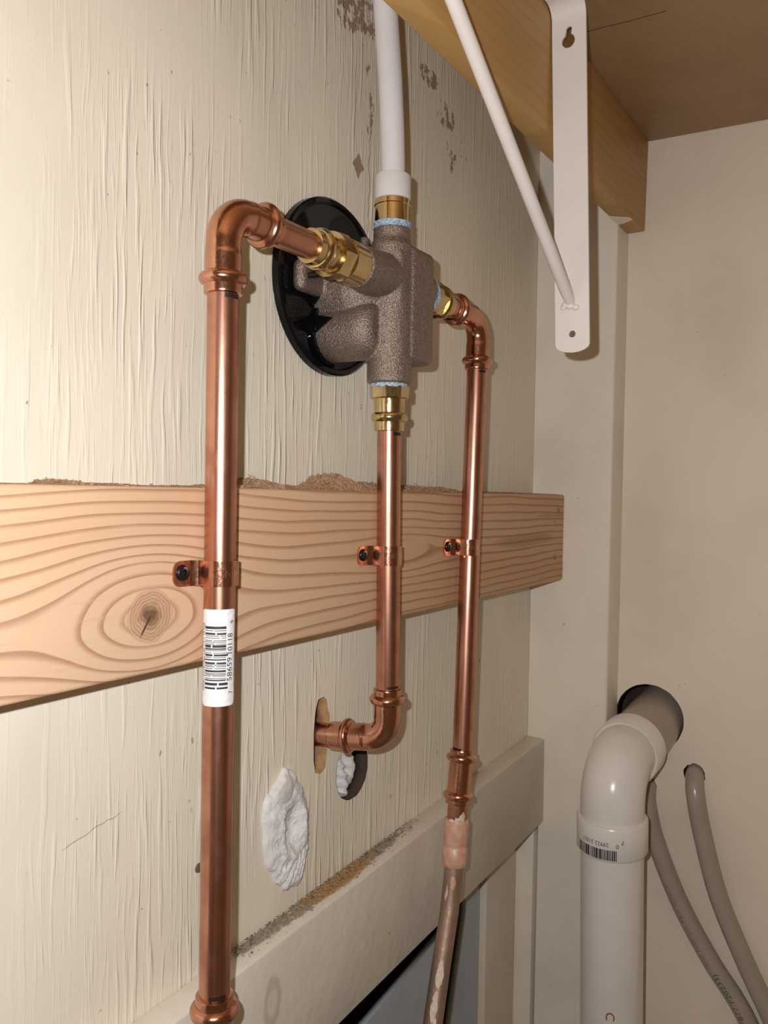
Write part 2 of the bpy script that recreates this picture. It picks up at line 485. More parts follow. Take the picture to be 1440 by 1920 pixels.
# right wall with the drain hole and the hose holes
hole_d = circle(-.1185, -.2285, .0345, 48, .006)
hole_h = circle(-.1645, -.2785, .0105, 22, .10)
hole_h2 = circle(-.1175, -.3000, .0105, 22, .05)
bm = fill([(-1.0, FLOOR), (.12, FLOOR), (.12, .62), (-1.0, .62)], [hole_d, hole_h, hole_h2], lambda u, v, w_: (XW + .007 + w_, u, v), .014)
for f in bm.faces: f.material_index = 1 if abs(f.normal.x) < .5 else 0
wr = tag(finish('wall_right', bm, [M['rightwall'], M['darkwood_shade']], None, (0, 0, 0), False), kind='structure')
bm = bmesh.new(); box(bm, (XW+.09, -1.0, FLOOR), (XW+.10, .12, .62))
tag(finish('cavity_back', bm, M['darkwood_shade'], wr, None, False), 'cavity back behind the wall, coloured dark for shade')  # dark colour replaces the shade of a deeper cavity
bm = bmesh.new(); box(bm, (-.45, -1.0, FLOOR-.02), (XW+.10, .12, FLOOR))
tag(finish('floor', bm, M['floor'], None, (0, 0, FLOOR), False), kind='structure')
# painted corner post
bm = fill([(-.0852, FLOOR), (-.0145, FLOOR), (-.0145, -.353), (-.0002, -.353), (-.0002, .3640), (-.0852, .3640)], [], lambda u, v, w_: (XP/2+XW/2-.0001 + w_, u, v), XW-XP-.0002)
es = [e for e in bm.edges if all(abs(v.co.y+.0852) < 1e-5 and abs(v.co.x-XP) < .002 for v in e.verts)]
bmesh.ops.bevel(bm, geom=es, offset=.0022, segments=3, profile=.5, affect='EDGES')
tag(finish('trim_1', bm, M['post'], None, (XP, -.04, FLOOR)), kind='structure')

# ------------------------------------------------------------------ timber
# upper raw board
B_LOC = (.30, -.018, -.0885)
M['board'] = mk_wood('raw_pine_board', B_LOC, lin((216, 179, 146)), lin((150, 103, 72)), [(.268, -.0605, 2.0, .0235), (.50, -.0435, 4.5, .010)], .0066,
                     (.268, -.0608, .0135), [(.725, -.043, .085, .0075, .45), (.790, -.020, .05, .003, .3)], .6, 0, .60)
bm = bmesh.new(); box(bm, (-.40, -.0359, -.0885), (XP-.0004, -.0002, .0009), .0022, 3)
board = tag(finish('wood_board', bm, M['board'], None, B_LOC), 'raw pine board with a big knot screwed flat across the cream wall', 'board')
for px, pz, r in ((.8058, -.0159, .0028), (.7981, -.0633, .0026)):
    bm = bmesh.new(); lathe(bm, (px, -.0352, pz), (0, -1, 0), [(0, r), (.0009, r), (.0013, r*.7), (.0007, r*.45), (.0005, .0001)], 20)
    tag(finish('screw_head', bm, M['yellowscrew'], board), 'yellow screw head')
bm = bmesh.new(); lathe(bm, (.7958, -.0357, -.0267), (0, -1, 0), [(0, .0012), (.0003, .0012)], 12)
tag(finish('screw_hole', bm, M['darkwood_shade'], board), 'small dark screw hole')

# lower painted board, tilted about three degrees
ang = -math.atan2(.0215, .4783)
G_LOC = (.345, -.010, -.372)
M['ledgerdirt'] = mk_paint('off_white_board_paint_dirty', (.75, .68, .58), .45, .7, 14)
m = M['ledgerdirt']; X.nt = m.node_tree; b_ = m.node_tree.nodes['Principled BSDF']
x, y, z = coords(G_LOC)
src = b_.inputs['Base Color'].links[0].from_socket
nn = noise(vec(x*160, y*160, z*160), 1.0, 4, .65)
topm = sstep(-.0192, -.0175, y)
band = ell(x, y, .455, -.004, .13, .0125)
grime = sstep(.46, .60, nn*.7 + band*.30)*topm
src = mix(src, lin((128, 112, 88)), grime*.75)
gold = sstep(.50, .62, noise(vec(x*300, y*300, z*300), 1.0, 3)*.6 + ell(x, y, .468, -.006, .05, .012)*.42)*topm
src = mix(src, lin((190, 146, 92)), gold*.7)
dx = (x-.381)/1.0; dz = (z+.312)/1.9
rr = sqrt(dx*dx + dz*dz) + (noise(vec(x*90, 0.0, z*90), 1.0, 2)-.5)*.004
stain = sstep(.0035, .0065, rr)*(1-sstep(.0070, .0095, rr))*.38 + (1-sstep(.004, .007, rr))*.12
src = mix(src, lin((158, 124, 78)), stain)
X.nt.links.new(src, b_.inputs['Base Color'])
bm = bmesh.new()
vs = box(bm, (-.38, -.020, -.3698), (XP-.0002, -.0003, -.2800), .0016, 2)
R = Matrix.Rotation(ang, 3, 'Y')
bmesh.ops.rotate(bm, cent=Vector((.345, 0, -.280)), matrix=R, verts=bm.verts)
for v in bm.verts: v.co.x = min(v.co.x, XP-.0003)
tag(finish('painted_board', bm, M['ledgerdirt'], None, G_LOC), 'off-white painted board low on the cream wall, scuffed and dusty on top', 'board')

# beam and shelf
T_LOC = (.45, -.0937, .2721)
M['beam'] = mk_wood('yellow_pine_beam', T_LOC, (.56, .345, .13), (.40, .215, .07), [(.40, .345, 3.2, .016), (.80, .300, 5.0, .008)], .0095, None, None, .5, -.05, .8, .40)
bm = bmesh.new(); box(bm, (-.10, -.1036, .2721), (XW-.0004, -.0856, .3650), .0012, 2)
for v in bm.verts:
    if v.co.x > XW-.01 and v.co.z < .32: v.co.x -= .006
beam = tag(finish('timber_beam', bm, M['beam'], None, T_LOC), 'yellowish pine beam under the brown shelf ending at the corner', 'beam', None, 'thing')
bm = bmesh.new(); box(bm, (-.10, -.62, .3656), (XW-.0006, -.0838, .3846), .001)
bmesh.ops.rotate(bm, cent=Vector((.4, -.0838, .3656)), matrix=Matrix.Rotation(math.radians(1.6), 3, 'X'), verts=bm.verts)
shelf = tag(finish('shelf_board', bm, M['shelf'], None, (.38, -.3, .3656)), 'brown-painted shelf seen from below, with a thin crack', 'shelf')
bm = bmesh.new()
cpts = [(.6322, -.1155), (.6318, -.130), (.6330, -.149), (.6324, -.163), (.6326, -.176)]
def zc(yy): return .3656 + (yy+.0838)*math.tan(math.radians(1.6)) - .00015
for (ax, ay), (bx, by) in zip(cpts, cpts[1:]):
    q = [bm.verts.new(p) for p in ((ax-.0004, ay, zc(ay)), (bx-.0004, by, zc(by)), (bx+.0004, by, zc(by)), (ax+.0004, ay, zc(ay)))]
    bm.faces.new(q)
tag(finish('crack', bm, M['darkwood_shade'], shelf, None, False), 'thin dark crack')

bm = bmesh.new()
q = [(.7900, -.0862), (.7975, -.0950), (.8040, -.1030), (.8110, -.1032), (.8150, -.0960), (.8190, -.0875), (.8160, -.0858), (.8060, -.0880), (.7990, -.0860)]
top = [bm.verts.new((px, py, .2719)) for px, py in q]; low = [bm.verts.new((px, py, .2713)) for px, py in q]
bm.faces.new(top); bm.faces.new(low)
for i in range(len(q)): bm.faces.new((top[i], top[(i+1) % len(q)], low[(i+1) % len(q)], low[i]))
tag(finish('paint_smear', bm, M['post'], beam, None, False), 'smear of off-white paint')
# ------------------------------------------------------------------ shelf bracket
K = thing('shelf_bracket', (.588, -.1200, .105), 'white metal shelf bracket with a keyhole slot and round diagonal brace', 'bracket')
ztop, zbot = .3515, .1060
def plate_y(z): return -.1047 + (z-.3466)*(.1124-.1047)/(.3466-.1235)
PW = .0260
prof = []
n = 8
outl = []
for i in range(n+1):       # rounded bottom
    a = PI + PI*i/n
    outl.append((PW/2 + PW/2*math.cos(a), .006 + .006*math.sin(a)))
H = ztop-zbot
outl += [(PW, H), (0, H)]
key = []
kz0 = .3362-zbot
for i in range(25):
    a = math.radians(117) + math.radians(306)*i/24
    key.append((.0124 + .0050*math.cos(a), kz0 + .0052*math.sin(a)))
for i in range(9):
    a = PI*i/8
    key.append((.0130 + .0023*math.cos(a), kz0 + .0084 + .0023*math.sin(a)))
hole = circle(.0130, .0137, .0026, 20)
bm = fill(outl, [key, hole], lambda u, v, w_: (.588 + w_, plate_y(zbot+v) - u, zbot+v), .0018)
tag(finish('wall_plate', bm, M['enamel'], K, None, True, 30))
bm = bmesh.new()
pts = []
Rb = .0115
for i in range(11):
    a = PI/2*i/10
    pts.append((.588 - Rb + Rb*math.cos(a), ztop + Rb*math.sin(a)))
pts += [(.56, ztop+Rb), (.30, ztop+Rb)]
prev = None
for i, (px, pz) in enumerate(pts):
    t = Vector((pts[min(i+1, len(pts)-1)][0]-pts[max(i-1, 0)][0], pts[min(i+1, len(pts)-1)][1]-pts[max(i-1, 0)][1])).normalized()
    nx, nz = t.y*.0009, -t.x*.0009
    y0 = plate_y(ztop); drop = 0
    ring = [bm.verts.new((px+nx, y0, pz+nz)), bm.verts.new((px+nx, y0-PW, pz+nz)), bm.verts.new((px-nx, y0-PW, pz-nz)), bm.verts.new((px-nx, y0, pz-nz))]
    if prev:
        for k in range(4): bm.faces.new((prev[k], prev[(k+1) % 4], ring[(k+1) % 4], ring[k]))
    else: bm.faces.new(ring)
    prev = ring
bm.faces.new(prev)
finish('shelf_arm', bm, M['enamel'], K)
A = Vector((.5865, -.1237, .1432)); Bp = Vector((.4069, -.1180, .2741))
Bq = A + (Bp-A)*((.362-A.z)/(Bp.z-A.z))
bm = bmesh.new()
bp_ = [A + (Bq-A)*f for f in (0, .01, .02, .04, .08, .3, .6, 1)]
sweep(bm, bp_, [.0036, .0040, .0043, .0045, .0045, .0045, .0045, .0045], 24)
finish('brace', bm, M['enamel'], K)
bm = bmesh.new()
for dx_, dy_, dz_, r in ((-.001, .003, -.002, .0035), (-.001, -.0045, -.0045, .0028), (-.0012, 0, -.003, .0034), (-.001, .0050, -.004, .0022)):
    q = bmesh.ops.create_icosphere(bm, subdivisions=2, radius=r)
    for v in q['verts']: v.co = Vector((v.co.x*.5, v.co.y, v.co.z*.8)) + A + Vector((dx_, dy_, dz_))
finish('weld', bm, M['enamel'], K)

# ------------------------------------------------------------------ pipe straps
def strap(cx, label, right_screw=True):
    T = thing('pipe_strap', (cx, -.0359, -.0425), label, 'pipe clamp', 'copper pipe straps on the raw board')
    zc_ = -.0420; hw = .0064; pc = -.0458; r0, r1 = .0081, .0090
    yb = -.0361
    def outline(rr, yy):
        o_ = [(-.0232+.0045*(1-math.cos(PI/2*i/6)), yy) for i in range(7)] + [(-.0125, yy), (-.0112, yy-.0004)]
        o_ += [(-rr, pc+.0065), (-rr, pc+.003)]
        for i in range(19):
            a = PI + PI*i/18
            o_.append((rr*math.cos(a), pc + rr*math.sin(a)))
        o_ += [(rr, pc+.003), (rr, pc+.0065), (.0112, yy-.0004), (.0125, yy)] + [(.0232-.0045*(1-math.cos(PI/2*i/6)), yy) for i in range(6, -1, -1)]
        return o_
    inn, out = outline(r0, yb), outline(r1, yb-.0009)
    bm = bmesh.new(); rows = []
    for (ux, uy), (vx, vy) in zip(inn, out):
        e = max(0.0, abs(ux)-.0187)
        h = hw if e <= 0 else hw - .0045 + math.sqrt(max(0, .0045**2 - min(e, .00449)**2))
        rows.append([bm.verts.new((cx+ux, uy, zc_-h)), bm.verts.new((cx+ux, uy, zc_+h)), bm.verts.new((cx+vx, vy, zc_+h)), bm.verts.new((cx+vx, vy, zc_-h))])
    for p, q in zip(rows, rows[1:]):
        for k in range(4): bm.faces.new((p[k], p[(k+1) % 4], q[(k+1) % 4], q[k]))
    bm.faces.new(rows[0]); bm.faces.new(rows[-1])
    es = []
    finish('band', bm, M['fitting'], T, None, True, 35)
    for sx in (-1, 1):
        bm = bmesh.new()
        lathe(bm, (cx+sx*.0172, yb-.0006, zc_+(.0005 if sx < 0 else .003)), (0, -1, 0), [(0, .0040), (.0006, .0041), (.0013, .0038), (.0017, .0031), (.0017, .0017), (.0007, .0014), (.0007, .0001)], 6 if sx > 0 else 24)
        tag(finish('screw', bm, M['blackmetal'], T), 'black screw')
    t = text_bm('NIBCO', .0046); wv = text_w(t)
    fn = wrapper((cx, pc, zc_), (0, 0, 1), r1, Vector((cam_pos.x-cx, cam_pos.y-pc, 0)))
    warp(t, lambda u, v, w_: fn(u+.0022, v-.0014, .0002))
    tag(finish('embossed_text', t, M['embossed'], T, None, False), 'stamped lettering')
    return T
strap(.3045, 'copper strap with black screw holding the near pipe above its barcode sticker')
strap(.4640, 'copper strap with black screw on the middle pipe across the raw board')
strap(.5820, 'copper strap on the pipe nearest the corner, black screw at its side')

# ------------------------------------------------------------------ copper pipes
PG = 'new copper pipes from the shower valve'
YP = -.0458
RP = .00794
# --- near pipe (left)
P = thing('copper_pipe', (.3045, YP, FLOOR), 'nearest copper pipe, with the white barcode sticker and a top elbow', 'pipe', PG)
xL = .3040
bm = bmesh.new(); sweep(bm, [(xL, YP, -.272), (xL, YP, .115)], RP, 48); finish('pipe', bm, M['copper'], P)
bm = bmesh.new(); sweep(bm, [(xL, YP, FLOOR), (xL, YP, -.285)], RP, 48); finish('pipe', bm, M['copper'], P)
bm = bmesh.new(); press_elbow(bm, (xL, YP, .0975), (xL, YP, .1405), (.3415, YP, .1405), .0165); finish('elbow', bm, M['fitting'], P)
bm = bmesh.new(); sweep(bm, [(.333, YP, .1405), (.383, YP, .1405)], RP, 48); finish('stub', bm, M['copper'], P)
bm = bmesh.new(); press_brass(bm, (.3725, YP, .1405), (1, 0, 0), [(.0135, .0104), (.0190, .0106), (.0192, .0134)])
lathe(bm, (.3915, YP, .1405), (1, 0, 0), [(0, .0110), (.0012, .0138), (.0110, .0142), (.0125, .0128)], 6)
lathe(bm, (.4035, YP, .1405), (1, 0, 0), [(0, .0128), (.0008, .0133), (.0155, .0133), (.0170, .0124), (.0171, .011)])
tag(finish('adapter', bm, M['brass'], P, None, True, 25), 'brass hex adapter')
bm = bmesh.new(); press_sleeve(bm, (xL, YP, -.2580), (xL, YP, -.298), bd=.0085, bw=.0036, top=.0125); finish('coupling', bm, M['fitting'], P)
arc_mark(P, (xL, YP, .0962), (0, 0, 1), RP, .10, 1.15, .0022)
arc_mark(P, (xL, YP, -.2568), (0, 0, 1), RP, -.35, .75, .0020)
# barcode sticker
fnL = wrapper((xL, YP, -.0840), (0, 0, 1), RP, Vector((cam_pos.x-xL, cam_pos.y-YP, 0)))
bm = bmesh.new()
NU, NV = 40, 60
u0, u1, v0, v1, rc = -.0098, .0096, -.0243, .0243, .0016
grid = []
for j in range(NV+1):
    v_ = v0+(v1-v0)*j/NV
    d_ = min(v_-v0, v1-v_); ins = rc - math.sqrt(max(0, rc*rc-(rc-d_)**2)) if d_ < rc else 0
    grid.append([bm.verts.new((u0+ins+(u1-u0-2*ins)*i/NU, v_, .00018 + .00014*nrng.rand()*(1 if abs(v_) > .017 else .4))) for i in range(NU+1)])
for j in range(NV):
    for i in range(NU): bm.faces.new((grid[j][i], grid[j][i+1], grid[j+1][i+1], grid[j+1][i]))
warp(bm, lambda u, v, w_: fnL(u, v, w_))
st = tag(finish('sticker', bm, M['sticker'], P, None, True, 80), 'white barcode sticker')
bm = bmesh.new()
v_ = -.0155; k = 0
rb = random.Random(11)
while v_ < .0165:
    wd = rb.choice((.00033, .00033, .00066, .00099, .0013)); gp = rb.choice((.00033, .00045, .00066, .0009))
    e = .0010 if k in (0, 1, 14, 15, 30, 31) else 0
    # bars are worn: broken into runs
    a = -.0072
    end = .0036 + e
    cuts = sorted(rb.uniform(-.004, .0015) for _ in range(2))
    if rb.random() < .55: runs = [(a, cuts[0]), (cuts[0]+.0007, end)]
    else: runs = [(a, end)]
    for ra, rb2 in runs: quad(bm, ra, rb2, v_, v_+wd, 10)
    v_ += wd+gp; k += 1
warp(bm, lambda u, v, w_: fnL(u, v, .00042))
finish('barcode', bm, M['ink'], st, None, False)
def vtext(s, size, u_base, v_start, parent, fn, mat, length=None, lift=.00042, name='printed_text'):
    t = text_bm(s, size); k = length/text_w(t) if length else 1
    warp(t, lambda x_, y_, z_: fn(u_base - y_, v_start + x_*k, lift))
    return finish(name, t, mat, parent, None, False)
vtext('7', .0034, .0076, -.0185, st, fnL, M['ink'])
vtext('58659', .0042, .0070, -.0120, st, fnL, M['ink'], .0120)
vtext('10118', .0042, .0072, .0010, st, fnL, M['ink'], .0112)
vtext('9', .0034, .0082, .0170, st, fnL, M['ink'])
vtext('NSF61 Cambridge-Lee 1/2 L 10 HD', .0022, -.0076, -.0168, st, fnL, M['ink'], .0340)

# --- middle pipe
P = thing('copper_pipe', (.464, YP, -.165), 'middle copper pipe dropping from the valve to a low elbow into the wall', 'pipe', PG)
def xm(z): return .4620 + (.0403-z)*.021
bm = bmesh.new(); sweep(bm, [(xm(.06), YP, .060), (xm(-.142), YP, -.142)], RP, 48); finish('pipe', bm, M['copper'], P)
bm = bmesh.new(); dM = Vector((xm(0)-xm(.1), 0, -.1)).normalized()
press_brass(bm, (xm(.0405), YP, .0405), (0, 0, 1), [(.0132, .0103), (.0215, .0105), (.0217, .0120)])
lathe(bm, (xm(.06), YP, .0618), (0, 0, 1), [(0, .0110), (.0007, .0131), (.0080, .0134), (.0086, .0120)], 8)
tag(finish('adapter', bm, M['brass'], P, None, True, 25), 'brass adapter')
bm = bmesh.new(); press_elbow(bm, (xm(-.13), YP, -.1318), (.4660, YP, -.1660), (.4565, -.0060, -.1690), .0150, bd=.0075, bd2=.0125); finish('elbow', bm, M['fitting'], P)
bm = bmesh.new(); sweep(bm, [(.4580, -.016, -.1684), (.4510, .016, -.1690)], RP, 40); finish('stub', bm, M['copper'], P)
arc_mark(P, (xm(.0388), YP, .0388), (0, 0, 1), RP, .35, 1.25, .0022)
arc_mark(P, (xm(-.1305), YP, -.1303), (0, 0, 1), RP, -.05, 1.1, .0016)
arc_mark(P, (.4558, -.0068, -.1689), (.4560-.4660, .0378, -.003), RP, -1.3, 0.0, .0016)

# --- corner pipe (right)
P = thing('copper_pipe', (.580, YP, -.245), 'copper pipe nearest the corner, leaning slightly and coupled to the old pipe', 'pipe', PG)
def xr(z): return .5790 + (z+.2027)*.0405
bm = bmesh.new(); sweep(bm, [(xr(.11), YP, .110), (xr(-.2027), YP, -.2027), (.5755, YP, -.228)], RP, 48); finish('pipe', bm, M['copper'], P)
bm = bmesh.new(); press_elbow(bm, (xr(.0985), YP, .0985), (xr(.1395), YP, .1395), (.5465, YP, .1395), .0165, bd=.0075); finish('elbow', bm, M['fitting'], P)
bm = bmesh.new(); press_brass(bm, (.5365, YP, .1395), (-1, 0, 0), [(.0130, .0105), (.0148, .0107), (.0150, .0125)])
lathe(bm, (.5217, YP, .1395), (-1, 0, 0), [(0, .0112), (.0008, .0130), (.0090, .0132), (.0098, .0120)], 6)
lathe(bm, (.5125, YP, .1395), (-1, 0, 0), [(0, .0128), (.0060, .0128), (.0064, .0118)])
sweep(bm, [(.5340, YP, .1395), (.5362, YP, .1395)], .0100, 32)
tag(finish('adapter', bm, M['brass'], P, None, True, 25), 'brass hex adapter')
bm = bmesh.new(); sweep(bm, [(.532, YP, .1395), (.552, YP, .1395)], RP, 40); finish('stub', bm, M['copper'], P)
bm = bmesh.new(); press_sleeve(bm, (xr(-.2025), YP, -.2025), (.5722, YP, -.2445), bd=.0068, bw=.0027, neck=.0094, bend=.0094); finish('coupling', bm, M['fitting'], P)
bm = bmesh.new(); sweep(bm, [(.5735, YP, -.2400), (.5715, YP, -.2600)], RP, 40); finish('pipe', bm, M['copper'], P)
arc_mark(P, (xr(.0972), YP, .0970), (0, 0, 1), RP, .20, 1.1, .0018)
arc_mark(P, (xr(-.2010), YP, -.2010), (0, 0, 1), RP, -1.2, -.1, .0018)

# --- old pipe under it
P = thing('old_copper_pipe', (.569, YP, -.30), 'dull old copper pipe with flaking white paint and a pink painted coupling', 'pipe')
def old(z): return .5718 + (z+.2560)*.085
bm = bmesh.new()
lathe(bm, (old(-.2560), YP, -.2555), (-.0030, 0, -.0365), [(0, .0080), (.0008, .0095), (.0020, .0098), (.0180, .0098), (.0200, .0090), (.0215, .0090), (.0225, .0098), (.0350, .0097), (.0362, .0090), (.0363, .007)])
tag(finish('coupling', bm, M['pinkpaint'], P), 'coupling smeared with pink paint')
bm = bmesh.new()
sweep(bm, [(.5695, YP, -.285), (.5660, YP, -.305), (.5600, YP-.001, -.325), (.5450, YP-.003, -.358), (.5290, YP-.005, -.396), (.508, YP-.007, -.445), (.440, YP-.010, -.600), (.330, YP-.012, FLOOR)], .0073, 32)
finish('pipe', bm, M['oldcopper'], P)
def patch(parent, a, d, r, blobs, mat, name, label):
    bm = bmesh.new(); fn = wrapper(a, d, r, cam_pos-Vector(a))
    for (cu_, cv_, ru, rv) in blobs:
        n_ = 18; c = bm.verts.new((cu_, cv_, .0005))
        ring = [bm.verts.new((cu_ + ru*math.cos(2*PI*i/n_)*rng.uniform(.65, 1.1), cv_ + rv*math.sin(2*PI*i/n_)*rng.uniform(.7, 1.1), .00012)) for i in range(n_)]
        for i in range(n_): bm.faces.new((c, ring[i], ring[(i+1) % n_]))
    warp(bm, lambda u, v, w_: fn(u, v, w_))
    return tag(finish(name, bm, mat, parent), label)
patch(P, (.5425, YP-.0033, -.3640), (.5290-.5450, -.002, -.038), .0074, [(0.0, .000, .0030, .011), (.0008, .022, .0026, .011), (-.0012, .034, .0016, .006)], M['whitepaint'], 'paint_flake', 'flaking white paint')
patch(P, (.5705, YP, -.2560), (-.004, 0, -.0365), .0080, [(-.0055, -.0035, .0030, .0040), (-.0015, -.0012, .0035, .0024), (.0035, -.0005, .0028, .0016)], M['whitepaint'], 'paint_flake', 'grey-white paint smear')
patch(P, (.5668, YP, -.300), (-.010, 0, -.030), .0074, [(-.001, .004, .0022, .006), (.0030, .012, .0012, .006)], M['pinkpaint'], 'paint_flake', 'pink paint flake')

# ------------------------------------------------------------------ shower valve
V = thing('shower_valve', (.462, -.045, .072), 'cast bronze shower valve on a round black plastic plate', 'valve')
bm = bmesh.new()
lathe(bm, (.4610, YP, .0715), (0, 0, 1), [(0, .0130), (.0012, .0146), (.09, .0146), (.095, .012)], 48)         # lower barrel
lathe(bm, (.4615, YP, .150), (0, 0, 1), [(0, .0122), (.0240, .0124), (.0246, .0115)], 48)                      # top port
lathe(bm, (.4208, YP, .1405), (1, 0, 0), [(0, .0134), (.012, .0142), (.060, .0142)], 48)                                        # left port boss
lathe(bm, (.470, YP, .1400), (1, 0, 0), [(0, .0150), (.0290, .0150)], 48)                                         # right port boss
box(bm, (.4615, -.0625, .0865), (.4925, -.030, .1625), .0045, 3)                                               # back block
box(bm, (.4500, -.0600, .120), (.4800, -.020, .1600), .006, 3)
lathe(bm, (.4510, -.0465, .1070), (0, 1, 0), [(0, .0120), (.0015, .0150), (.004, .0175), (.008, .0191), (.012, .0196), (.0465, .0196)], 48)                                     # cartridge barrel
lathe(bm, (.4540, -.046, .1330), (0, 1, 0), [(0, .012), (.006, .0185), (.012, .0225), (.018, .0240), (.046, .0240)], 48)
box(bm, (.4070, -.0140, .1270), (.470, -.004, .1480), .005, 3)                                                 # screw ear
box(bm, (.440, -.0140, .155), (.4790, -.004, .1740), .005, 3)
finish('valve_body', fuse(bm, .0008, 8), M['bronze'], V, None, True, 60)
bm = bmesh.new()
C0 = (.4530, -.0003, .1385)
lathe(bm, C0, (0, -1, 0), [(0, .0590), (.0004, .0595), (.0050, .0592), (.0062, .0580), (.0064, .0555), (.0042, .0545), (.0040, .0535), (.0040, .0400), (.0040, .0300), (.0040, .002)], 96)
plate = tag(finish('mounting_plate', bm, M['black'], V, None, True, 30), 'round black plastic plate')
for (tip, base1, base2) in (((.4310, -.0200, .1132), (.4296, -.0050, .1030), (.4308, -.0050, .1165)),
                            ((.4284, -.0130, .1298), (.4284, -.0040, .1205), (.4288, -.0040, .1318)),
                            ((.4276, -.0090, .1330), (.4276, -.0040, .1285), (.4276, -.0040, .1360))):
    bm = bmesh.new()
    a, b1, b2 = Vector(tip), Vector(base1), Vector(base2)
    nrm = Vector((0, 0, .0012))
    t3 = [bm.verts.new(p) for p in (a, b1, b2)]
    off = (b1-a).cross(b2-a).normalized()*.0022
    t4 = [bm.verts.new(p+off) for p in (a, b1, b2)]
    bm.faces.new(t3); bm.faces.new(t4)
    for i in range(3): bm.faces.new((t3[i], t3[(i+1) % 3], t4[(i+1) % 3], t4[i]))
    finish('fin', bm, M['black'], plate, None, False)
# raised collar wall of the plate round the cartridge (quarter seen at the left)
bm = bmesh.new()
cc = Vector((.4510, 0, .1070))
prevr = None
for i in range(25):
    a = math.radians(125 + 150*i/24)
    hgt = .0068
    ring = [bm.verts.new((cc.x + r*math.cos(a), -yy, cc.z + r*math.sin(a))) for r, yy in ((.0228, .004), (.0228, hgt), (.0202, hgt), (.0202, .004))]
    if prevr:
        for k in range(4): bm.faces.new((prevr[k], prevr[(k+1) % 4], ring[(k+1) % 4], ring[k]))
    else: bm.faces.new(ring)
    prevr = ring
bm.faces.new(prevr)
finish('collar_wall', bm, M['black'], plate)
bm = bmesh.new()
pr = [(0, .0019)]
for i in range(9): pr += [(.001+i*.0010, .0021), (.0015+i*.0010, .0016)]
lathe(bm, (.4145, -.0120, .1372), (.06, -1, 0), pr, 16)
tag(finish('screw', bm, M['blackmetal'], V), 'black threaded screw')
bm = bmesh.new(); pr = []
for i in range(8): pr += [(i*.0016, .0034), (.0008+i*.0016, .0029)]
lathe(bm, (.4720, -.0150, .1640), (.10, -.1, 1), pr, 18)
finish('rear_stud', bm, M['bronze'], V)
for (o_, d_, r_, h_) in (((.4615, YP, .1733), (0, 0, 1), .0123, .0045), ((.4612, YP, .0690), (0, 0, 1), .0127, .0040), ((.4985, YP, .1396), (1, 0, 0), .0127, .0085), ((.4190, YP, .1405), (1, 0, 0), .0122, .003)):
    bm = bmesh.new(); pr = [(0, r_*.95)]
    for i in range(7): pr.append((h_*(i+.5)/7, r_*(1+.035*rng.uniform(-1, 1))))
    pr.append((h_, r_*.94)); lathe(bm, o_, d_, pr, 40)
    for v in bm.verts:
        c = Vector(o_); v.co = c + (v.co-c)*(1+.012*rng.uniform(-1, 1))
    tag(finish('thread_sealant', bm, M['sealant'], V), 'pale blue thread sealant')

# ------------------------------------------------------------------ white plastic riser
P = thing('plastic_pipe', (.4616, YP, .177), 'white plastic pipe rising from the brass top fitting behind the beam', 'pipe')
bm = bmesh.new(); sweep(bm, [(.4616, YP, .186), (.4614, YP, .215), (.4600, YP, .235), (.4560, YP, .270), (.4480, YP, .318), (.437, YP, .375), (.420, YP, .45), (.40, YP, .60)], RP, 40)
finish('pipe', bm, M['pex'], P)
bm = bmesh.new(); lathe(bm, (.4615, YP, .1925), (0, 0, 1), [(0, .0100), (.0002, .0121), (.0150, .0121), (.0163, .0114), (.0166, .0080)], 48)
tag(finish('expansion_ring', bm, M['pex'], P), 'white collar ring')
bm = bmesh.new(); lathe(bm, (.4615, YP, .1765), (0, 0, 1), [(0, .0112), (.0003, .0117), (.0120, .0117), (.0125, .0122), (.0155, .0122), (.0160, .0112), (.0168, .0110)], 48)
tag(finish('adapter', bm, M['brass'], P, None, True, 25), 'brass fitting')

# ------------------------------------------------------------------ drain pipe
D = thing('drain_pipe', (.757, -.115, FLOOR), 'white plastic drain pipe with an elbow and a barcode on its collar', 'pipe')
ax0 = Vector((.7515, -.115, -.295)); axd = Vector((.0125, 0, -.205)).normalized()
bm = bmesh.new(); lathe(bm, ax0, axd, [(0, .0287), (.62, .0287)], 56); finish('pipe', bm, M['pvc'], D)
hz = -.2515
bm = bmesh.new()
pe = elbow_path(ax0 + axd*.004, (.7490, -.115, hz), (.822, -.1150, hz+.006), .034, .003)
sweep(bm, pe, .0290, 56); finish('elbow', bm, M['pvc'], D)
bm = bmesh.new(); lathe(bm, ax0 + axd*.0000, axd, [(0, .0285), (.0006, .0312), (.0020, .0322), (.0300, .0322), (.0312, .0314), (.0314, .0285)], 56)
hub = tag(finish('hub', bm, M['pvc'], D), 'collar with barcode')
bm = bmesh.new(); lathe(bm, (.790, -.1135, hz+.0015), (1, -.06, .14), [(0, .0285), (.0006, .0315), (.0020, .0326), (.0260, .0326), (.0270, .0316), (.0272, .0285)], 56); finish('hub', bm, M['pvc'], D)
bm = bmesh.new(); lathe(bm, (.808, -.1140, hz+.003), (1, -.12, .24), [(0, .0288), (.095, .0288)], 56)
tag(finish('wall_pipe', bm, M['hose'], D), 'pipe into the wall, greyed for elbow shadow')  # hose grey on this pipe stands in for the shadow of the elbow
fnD = wrapper(ax0, -axd, .0323, Vector((cam_pos.x-ax0.x, cam_pos.y-ax0.y, -ax0.z*0)))
bm = bmesh.new(); rb = random.Random(5); u_ = -.0345
while u_ < .0042:
    wd = rb.choice((.0005, .0007, .0012, .0018)); gp = rb.choice((.0005, .0006, .0010))
    quad(bm, u_, u_+wd, -.0290, -.0195, 2); u_ += wd+gp
warp(bm, lambda u, v, w_: fnD(u, v, .00025)); finish('barcode', bm, M['ink'], hub, None, False)
